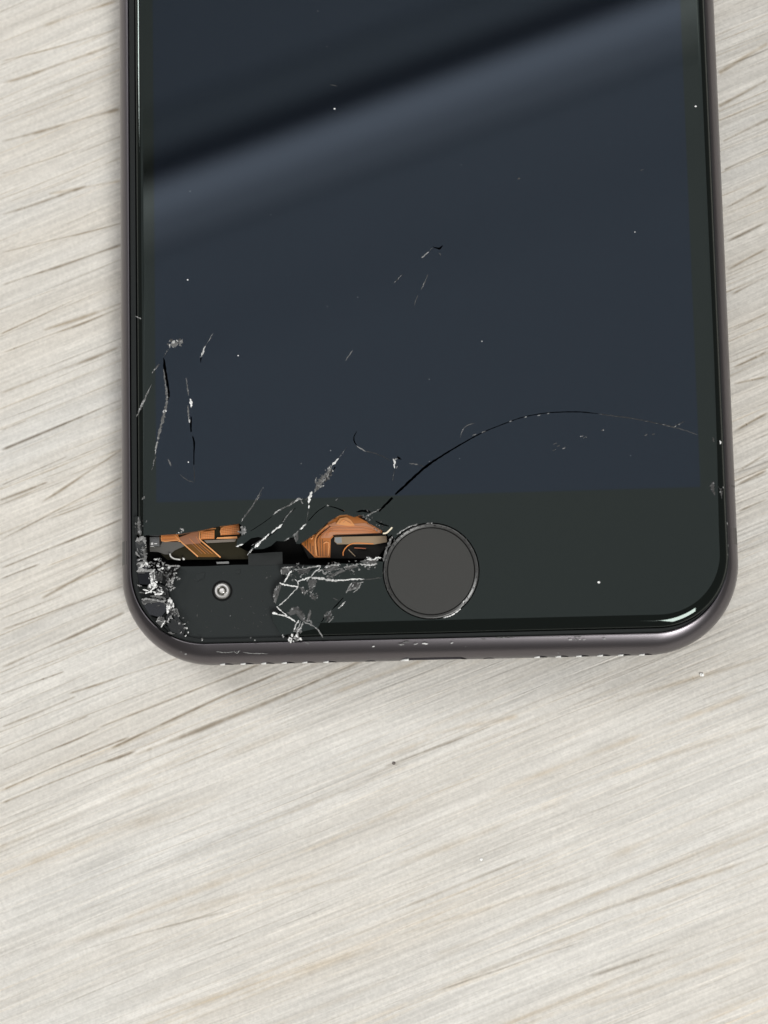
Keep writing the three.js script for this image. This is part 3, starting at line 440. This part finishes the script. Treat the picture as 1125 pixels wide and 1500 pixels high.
pl(.5, 1.6, [[507, 869], [512, 859], [516, 853]]); pl(.5, 1.6, [[517, 853], [525, 854.5], [533, 852]]); pl(.5, 1.5, [[517, 868], [524, 863], [529, 854]]); ln(495, 892, 506, 881, 1.8, .6); pl(.26, 2, [[476, 904], [480, 896], [485, 899], [482, 906], [477, 911]]); ln(481, 912, 489, 903, 1.6, .35); ln(488, 876, 496, 880, 1.2, .18);
crumbs([[456, 853, 1.8, 26, .5, 7], [455, 866, 1.9, 22, .45, 7], [445, 865, 1.6, 8, .45, 5], [463, 874, 1.6, 12, .45, 5], [440, 837, 1.8, 24, .4, 12], [488, 836, 1.7, 34, .4, 14], [516, 830, 1.7, 26, .45, 12], [543, 824, 1.8, 40, .65, 11], [425, 837, 1.6, 12, .45, 8], [436, 924, 1.8, 16, .6, 6], [433, 936, 2, 16, .85, 8], [480, 904, 1.5, 8, .3, 6], [428, 847, 1.5, 8, .3, 6]]);
for (const [b, p] of [[.2, [[403, 866], [408, 857], [413, 855], [409, 870], [404, 884], [401.5, 877]]], [.2, [[419, 897], [428, 890], [437, 890], [444, 899], [448, 912], [441, 909], [436, 899], [430, 897], [425, 902]]], [.25, [[454, 892], [456, 895], [454, 910], [449, 912], [450, 902]]], [.12, [[508, 867], [516, 853], [532, 852], [524, 862]]],
  [.2, [[412, 833], [427, 831], [424, 839], [414, 842]]], [.12, [[436, 834], [458, 831], [452, 839], [437, 842]]], [.2, [[472, 834], [490, 829], [499, 829], [484, 838]]], [.2, [[481, 845], [500, 833], [507, 836], [492, 843]]], [.25, [[505, 832], [522, 827], [526, 830], [510, 835]]], [.12, [[478, 903], [485, 893], [487, 900], [480, 912]]], [.2, [[452, 849], [462, 849], [463, 858], [457, 862], [451, 857]]], [.25, [[438, 860], [444, 860], [449, 868], [446, 872]]], [.2, [[455, 872], [463, 874], [462, 880], [456, 877]]],
  [.2, [[527, 822], [545, 818], [553, 824], [536, 828]]], [.12, [[475, 702], [484, 686], [488, 689], [478, 705]]], [.2, [[462, 712], [470, 700], [476, 703], [466, 718], [460, 722]]], [.2, [[433, 784], [437, 777], [437, 790], [434, 795]]], [.33, [[353, 770], [357, 773], [360, 779], [354, 785]]], [.33, [[248, 505], [255, 499], [262, 503], [257, 509]]], [.33, [[261, 500], [266, 497], [269, 502], [263, 505]]]]) flake(p, b);
for (const [b, p] of [[.25, [[198, 793], [204, 789], [211, 789], [213, 798], [204, 798]]], [.2, [[209, 799], [213, 799], [215, 820], [211, 816]]], [.2, [[200, 824], [213, 820], [217, 829], [202, 833]]], [.25, [[200, 836], [226, 833], [224, 840], [202, 840]]], [.33, [[219, 842], [224, 839], [224, 854], [219, 852]]], [.12, [[226, 842], [238, 838], [238, 850], [228, 852]]], [.2, [[238, 831], [252, 829], [246, 836]]], [.12, [[240, 842], [250, 838], [246, 850]]], [.25, [[225, 866], [240, 865], [240, 870], [228, 873]]], [.25, [[208, 877], [226, 876], [244, 880], [226, 883], [211, 884]]], [.4, [[245, 880], [251, 878], [251, 888], [244, 896], [243, 889]]], [.2, [[228, 911], [234, 903], [240, 904], [242, 909], [236, 918]]], [.12, [[247, 895], [256, 890], [263, 901], [254, 902]]], [.2, [[203, 762], [206, 764], [207, 783], [201, 781]]]]) flake(p, b, 6.98);
for (const l of [[247, 511, 240, 523, 1], [284, 682, 284.6, 706, 1], [452, 746, 449, 766, 1], [396, 782, 367, 800, 1], [440, 776, 426, 787, 1], [496, 671, 508, 655, .8], [536, 757, 520, 752, 1], [613, 681, 622, 684, 1], [578, 687, 575, 705, .8], [352, 766, 384, 722, .9], [303, 503, 296, 515, .9], [229, 666, 222, 690, 1], [515, 852, 560, 846, 1], [432, 733, 404, 752, 1], [465, 716, 446, 733, .8]]) ln(l[0], l[1], l[2], l[3], l[4], .12);
// the crushed corner
pl(.33, 4.6, [[203.5, 757, 2], [203, 768], [204.5, 777], [206, 784, 5]]); pl(.42, 5, [[198.5, 793, 3], [204, 789.5], [210, 789], [213, 797, 3]]); pl(.33, 3.6, [[209, 800], [211, 808], [214, 819]]); pl(.5, 2.4, [[199, 808], [201, 812], [205, 816]]); pl(.4, 2.6, [[201, 821], [208, 818], [216, 823]]); pl(.5, 2, [[200, 827], [207, 824], [215, 825]]); pl(.75, 3, [[203, 832.5], [208, 829], [214, 827]]); ln(213, 823, 217, 828, 3.4, .9); pl(.5, 4, [[200, 837], [211, 835], [222, 836], [227, 834]]); pl(.75, 3.4, [[219, 842], [223, 838], [226, 834]]); pl(.85, 4.4, [[220, 843], [222, 848], [221, 853]]); pl(.6, 2, [[226, 838], [226.6, 845], [225.6, 850]]);
pl(1, 3.2, [[221, 862], [220, 857], [223, 854], [227, 855], [226, 860], [222, 864]]); ln(227, 851, 230.4, 853.6, 2.6, 1); ln(221, 864, 222, 868, 4.4, .9); pl(.45, 2.2, [[201.5, 856.5], [204, 858.5], [208, 859]]); pl(.8, 2, [[209, 863.5], [214, 865], [218, 865.5]]); pl(.85, 2.6, [[213, 869.5], [217, 867.5], [221, 867]]); pl(1, 3.4, [[226, 870], [232, 870.6, 4], [238, 868.5]]); pl(.85, 2.2, [[231.5, 865], [236, 866.5], [240, 867]]); ln(203, 868, 212, 868.4, 1.2, .3);
pl(.45, 2.6, [[207.5, 878.5, 4], [216, 877.5], [226, 879], [236, 881], [244, 880]]); pl(.4, 2, [[208, 880], [210.5, 884.5], [215, 883.5]]); pl(.33, 3, [[220, 873], [230, 874], [240, 876], [243, 879]]); pl(1, 5, [[246.4, 882], [249, 879.5], [251, 884]]); pl(1, 3, [[243.6, 888.4], [249.4, 889], [246, 894], [245, 899]]); ln(248, 875, 249, 878, 3, .6); pl(.5, 1.7, [[229, 911], [231, 907], [233.5, 903]]); pl(.85, 2.2, [[235.6, 918.6], [239, 914], [242, 909]]); pl(.75, 2.2, [[246, 910], [248.4, 904.5]]); pl(.4, 2, [[246, 926], [250, 927.5], [256, 928.4]]);
for (const [x, y, w, b] of [[262, 902, 3, .7], [262, 913, 2.8, .6], [270.6, 914, 3, .7], [273.6, 920, 3.2, .8], [276, 926.5, 3, .5], [265, 926.4, 2, .5], [272, 931.4, 3.6, .95], [295.8, 936, 3, .3], [296.4, 938, 2, .4], [367, 934, 1.8, .4], [373.4, 938, 2, .5]]) ln(x - 1, y + 1.2, x + 1, y - 1.2, w, b, 6.9);
pl(.5, 2.4, [[242, 827.4], [250, 829], [264, 829]]); ln(236, 833, 240, 832, 3.4, .85); ln(246, 832, 250, 829, 3, .6); pl(.4, 2.4, [[254, 836], [260, 832], [263, 831]]); pl(.55, 3, [[248, 847], [250, 851], [256, 845]]); pl(.5, 2.2, [[246, 858], [250, 860], [252, 858]]); pl(.5, 2, [[249, 866], [253, 862], [258, 861]]); pl(.4, 2, [[255, 898], [258, 892], [262, 903]]);
crumbs([[215, 829, 2, 26, .5, 10], [232, 828, 1.9, 28, .55, 10], [224, 845, 2, 26, .7, 7], [223, 862, 2, 20, .8, 7], [240, 842, 1.8, 30, .3, 13], [249, 856, 1.8, 26, .45, 9], [235, 866, 1.8, 18, .6, 9], [247, 886, 2.2, 22, .85, 7], [252, 899, 1.8, 20, .5, 7], [232, 877, 1.6, 20, .4, 12], [240, 911, 1.7, 14, .45, 8], [266, 914, 1.5, 16, .5, 11], [206, 810, 1.6, 18, .35, 9], [207, 790, 1.6, 14, .4, 7], [257, 846, 1.6, 14, .5, 7], [204, 770, 1.4, 12, .4, 9]]);
// crushed edge of the button's opening
{ const L = []; for (let a = 150; a < 420; a += 7) if (a < 345 || rnd() < .5) { const t = a * Math.PI / 180; L.push([631.3 + 67.6 * Math.cos(t), 836.3 + 67.6 * Math.sin(t), 1.2, 4, a > 240 && a < 300 ? .26 : .18, 2.6]); } crumbs(L); }
pl(.85, 1.3, [[649, 905], [659, 902, 1.6], [668, 897], [675, 891.5, 2]]); ln(679, 884, 680, 880, 2, .85); pl(.45, 1.5, [[581, 783], [590, 777], [600, 771.5], [612, 767.5]]); pl(.5, 2, [[624, 767], [629, 766]]); ln(632, 766.6, 633.6, 766, 2, .6); pl(.3, 3, [[575, 785], [570, 796], [565, 808], [561.5, 822]]);
for (let i = 0; i < 34; i++) { const x = R(285, 398), y = R(838, 925), a = R(0, 3.14), l = R(.6, 2.2); if (Math.hypot(x - 325, y - 865) > 20) ln(x - l * Math.cos(a), y - l * Math.sin(a), x + l * Math.cos(a), y + l * Math.sin(a), R(.8, 1.6), R(.05, .2), 6.2, phone); }
// nicks in the metal and along the plastic surround
{
  const fy = (x, y) => { let h = 5.6; for (let i = 0; i < 12; i++) { const p = at(x, y, h); const s = Math.max(0.05, Math.min(2.2, -p.z / BOT)); let lo = MY, hi = RIMY; for (let k = 0; k < 24; k++) { const m = (lo + hi) / 2; if (SIDE * inset(m) < s) lo = m; else hi = m; } h = (lo + hi) / 2; } return h + .01; };
  const nick = (pts, w, b) => { const y = fy(pts[0][0], pts[0][1]); ridge(pts.map(([x, yy]) => [x, yy, w * .7]), b * .85, y, phone, 'scratch'); };
  nick([[317, 954.6], [330, 956], [342, 955]], 1.3, .5); nick([[343, 953.4], [346.6, 957], [351.4, 953]], 1.6, .7); nick([[356, 956], [370, 957], [392, 957.6]], 1.3, .6); nick([[416, 958.5], [424, 959], [430, 961.5]], 1.2, .3); nick([[270.6, 958], [273.4, 958.4]], 4, .7); nick([[264.6, 955], [266, 955.4]], 1.8, .6); nick([[537, 960.6], [541, 966]], 1.2, .4); nick([[817.6, 955.6], [818.4, 957.6]], 2, .6); nick([[681.6, 947], [683, 947.4]], 2, .7);
  for (const [x0, y0, x1, y1, b] of [[584, 944.4, 592, 944, .5], [606, 944, 612, 943, .7], [618, 943, 627, 943, .85], [545, 947.4, 549, 947.2, .95], [660, 942.4, 664, 942, .6], [705, 936.6, 712, 936, .3], [833, 937, 838, 936.6, .75], [841, 937, 847, 936.8, .4], [848, 936.6, 851, 936.4, .7], [854, 937, 858, 936.4, .6], [884, 936.4, 887, 935.8, .45], [840, 932.6, 852, 932, .3], [590, 941, 600, 940.6, .3], [725, 934, 752, 932.6, .2], [1065, 765, 1066, 768, .6], [1066, 797, 1067, 801, .4], [1065.6, 810, 1066.6, 814, .4]]) ridge([[x0, y0, 1.7], [x1, y1, 1.7]], b, 6.56, phone, 'scratch');
  ridge([[182.4, 648.5, 2], [184.4, 650.4, 2]], .4, 5.4, phone, 'scratch'); ridge([[186, 826, 2], [189, 825.4, 1.4]], .8, 5.9, phone, 'scratch');
}

// ------------------------------------------------------------------ loose specks
function crumb(name, label, x, y, r, c, h = 0) {
  const g = new THREE.IcosahedronGeometry(r, 1), p = g.attributes.position; for (let i = 0; i < p.count; i++) { const k = 0.75 + 0.5 * Math.abs(Math.sin(p.getX(i) * 91 + p.getY(i) * 57 + p.getZ(i) * 33)); p.setXYZ(i, p.getX(i) * k * 1.2, p.getY(i) * k * .7, p.getZ(i) * k); }
  g.computeVertexNormals(); g.scale(.001, .001, .001); const o = new THREE.Mesh(g, mat(c, .6)); o.name = numbered(name); const q = at(x, y, h); o.position.set(q.x / 1000, (h + r * .5) / 1000, q.z / 1000); scene.add(o); return tag(o, label, 'crumb');
}
crumb('crumb', 'tiny white crumb on the table just below the phone\'s lower right corner', 1028, 988.5, .2, C(.9, .9, .88));
crumb('crumb', 'tiny white crumb alone on the table in the lower middle', 705, 1259, .13, C(.9, .9, .88));
crumb('crumb', 'tiny dark fleck on the table below the phone\'s middle', 577, 1118, .17, C(.12, .1, .09));
{
  const L = []; for (const [x, y, r] of [[490, 159.5, .09], [1019, 156, .1], [877, 853, .13], [275, 410, .08], [349, 521, .07], [276, 677, .07], [930, 340, .05], [706, 500, .05]]) { const g = new THREE.IcosahedronGeometry(r, 1), p = at(x, y, TOP); g.scale(1.2, .7, 1); g.translate(p.x, TOP + r * .4, p.z); g.deleteAttribute('uv'); L.push(g); }
  for (let i = 0; i < 16; i++) { const r = R(.014, .032), g = new THREE.IcosahedronGeometry(r, 0), p = at(R(235, 1020), i < 34 ? R(5, 740) : R(740, 905), TOP); if (p.x < 0.5 && p.z > -16) continue; g.scale(R(.8, 1.6), .6, 1); g.translate(p.x, TOP + r * .4, p.z); g.deleteAttribute('uv'); L.push(g); }
  L.forEach((g, i) => { L[i] = g.index ? g.toNonIndexed() : g; });
  const g = mergeGeometries(L); g.scale(.001, .001, .001); const o = new THREE.Mesh(g, mat(C(.85, .85, .84), .6)); o.name = 'dust'; scene.add(o); tag(o, 'white dust specks scattered on the phone\'s dark glass', 'dust', null, 'stuff');
}

scene.traverse(o => { if (o.isMesh) { o.castShadow = true; o.receiveShadow = true; } });
renderer.render(scene, camera);
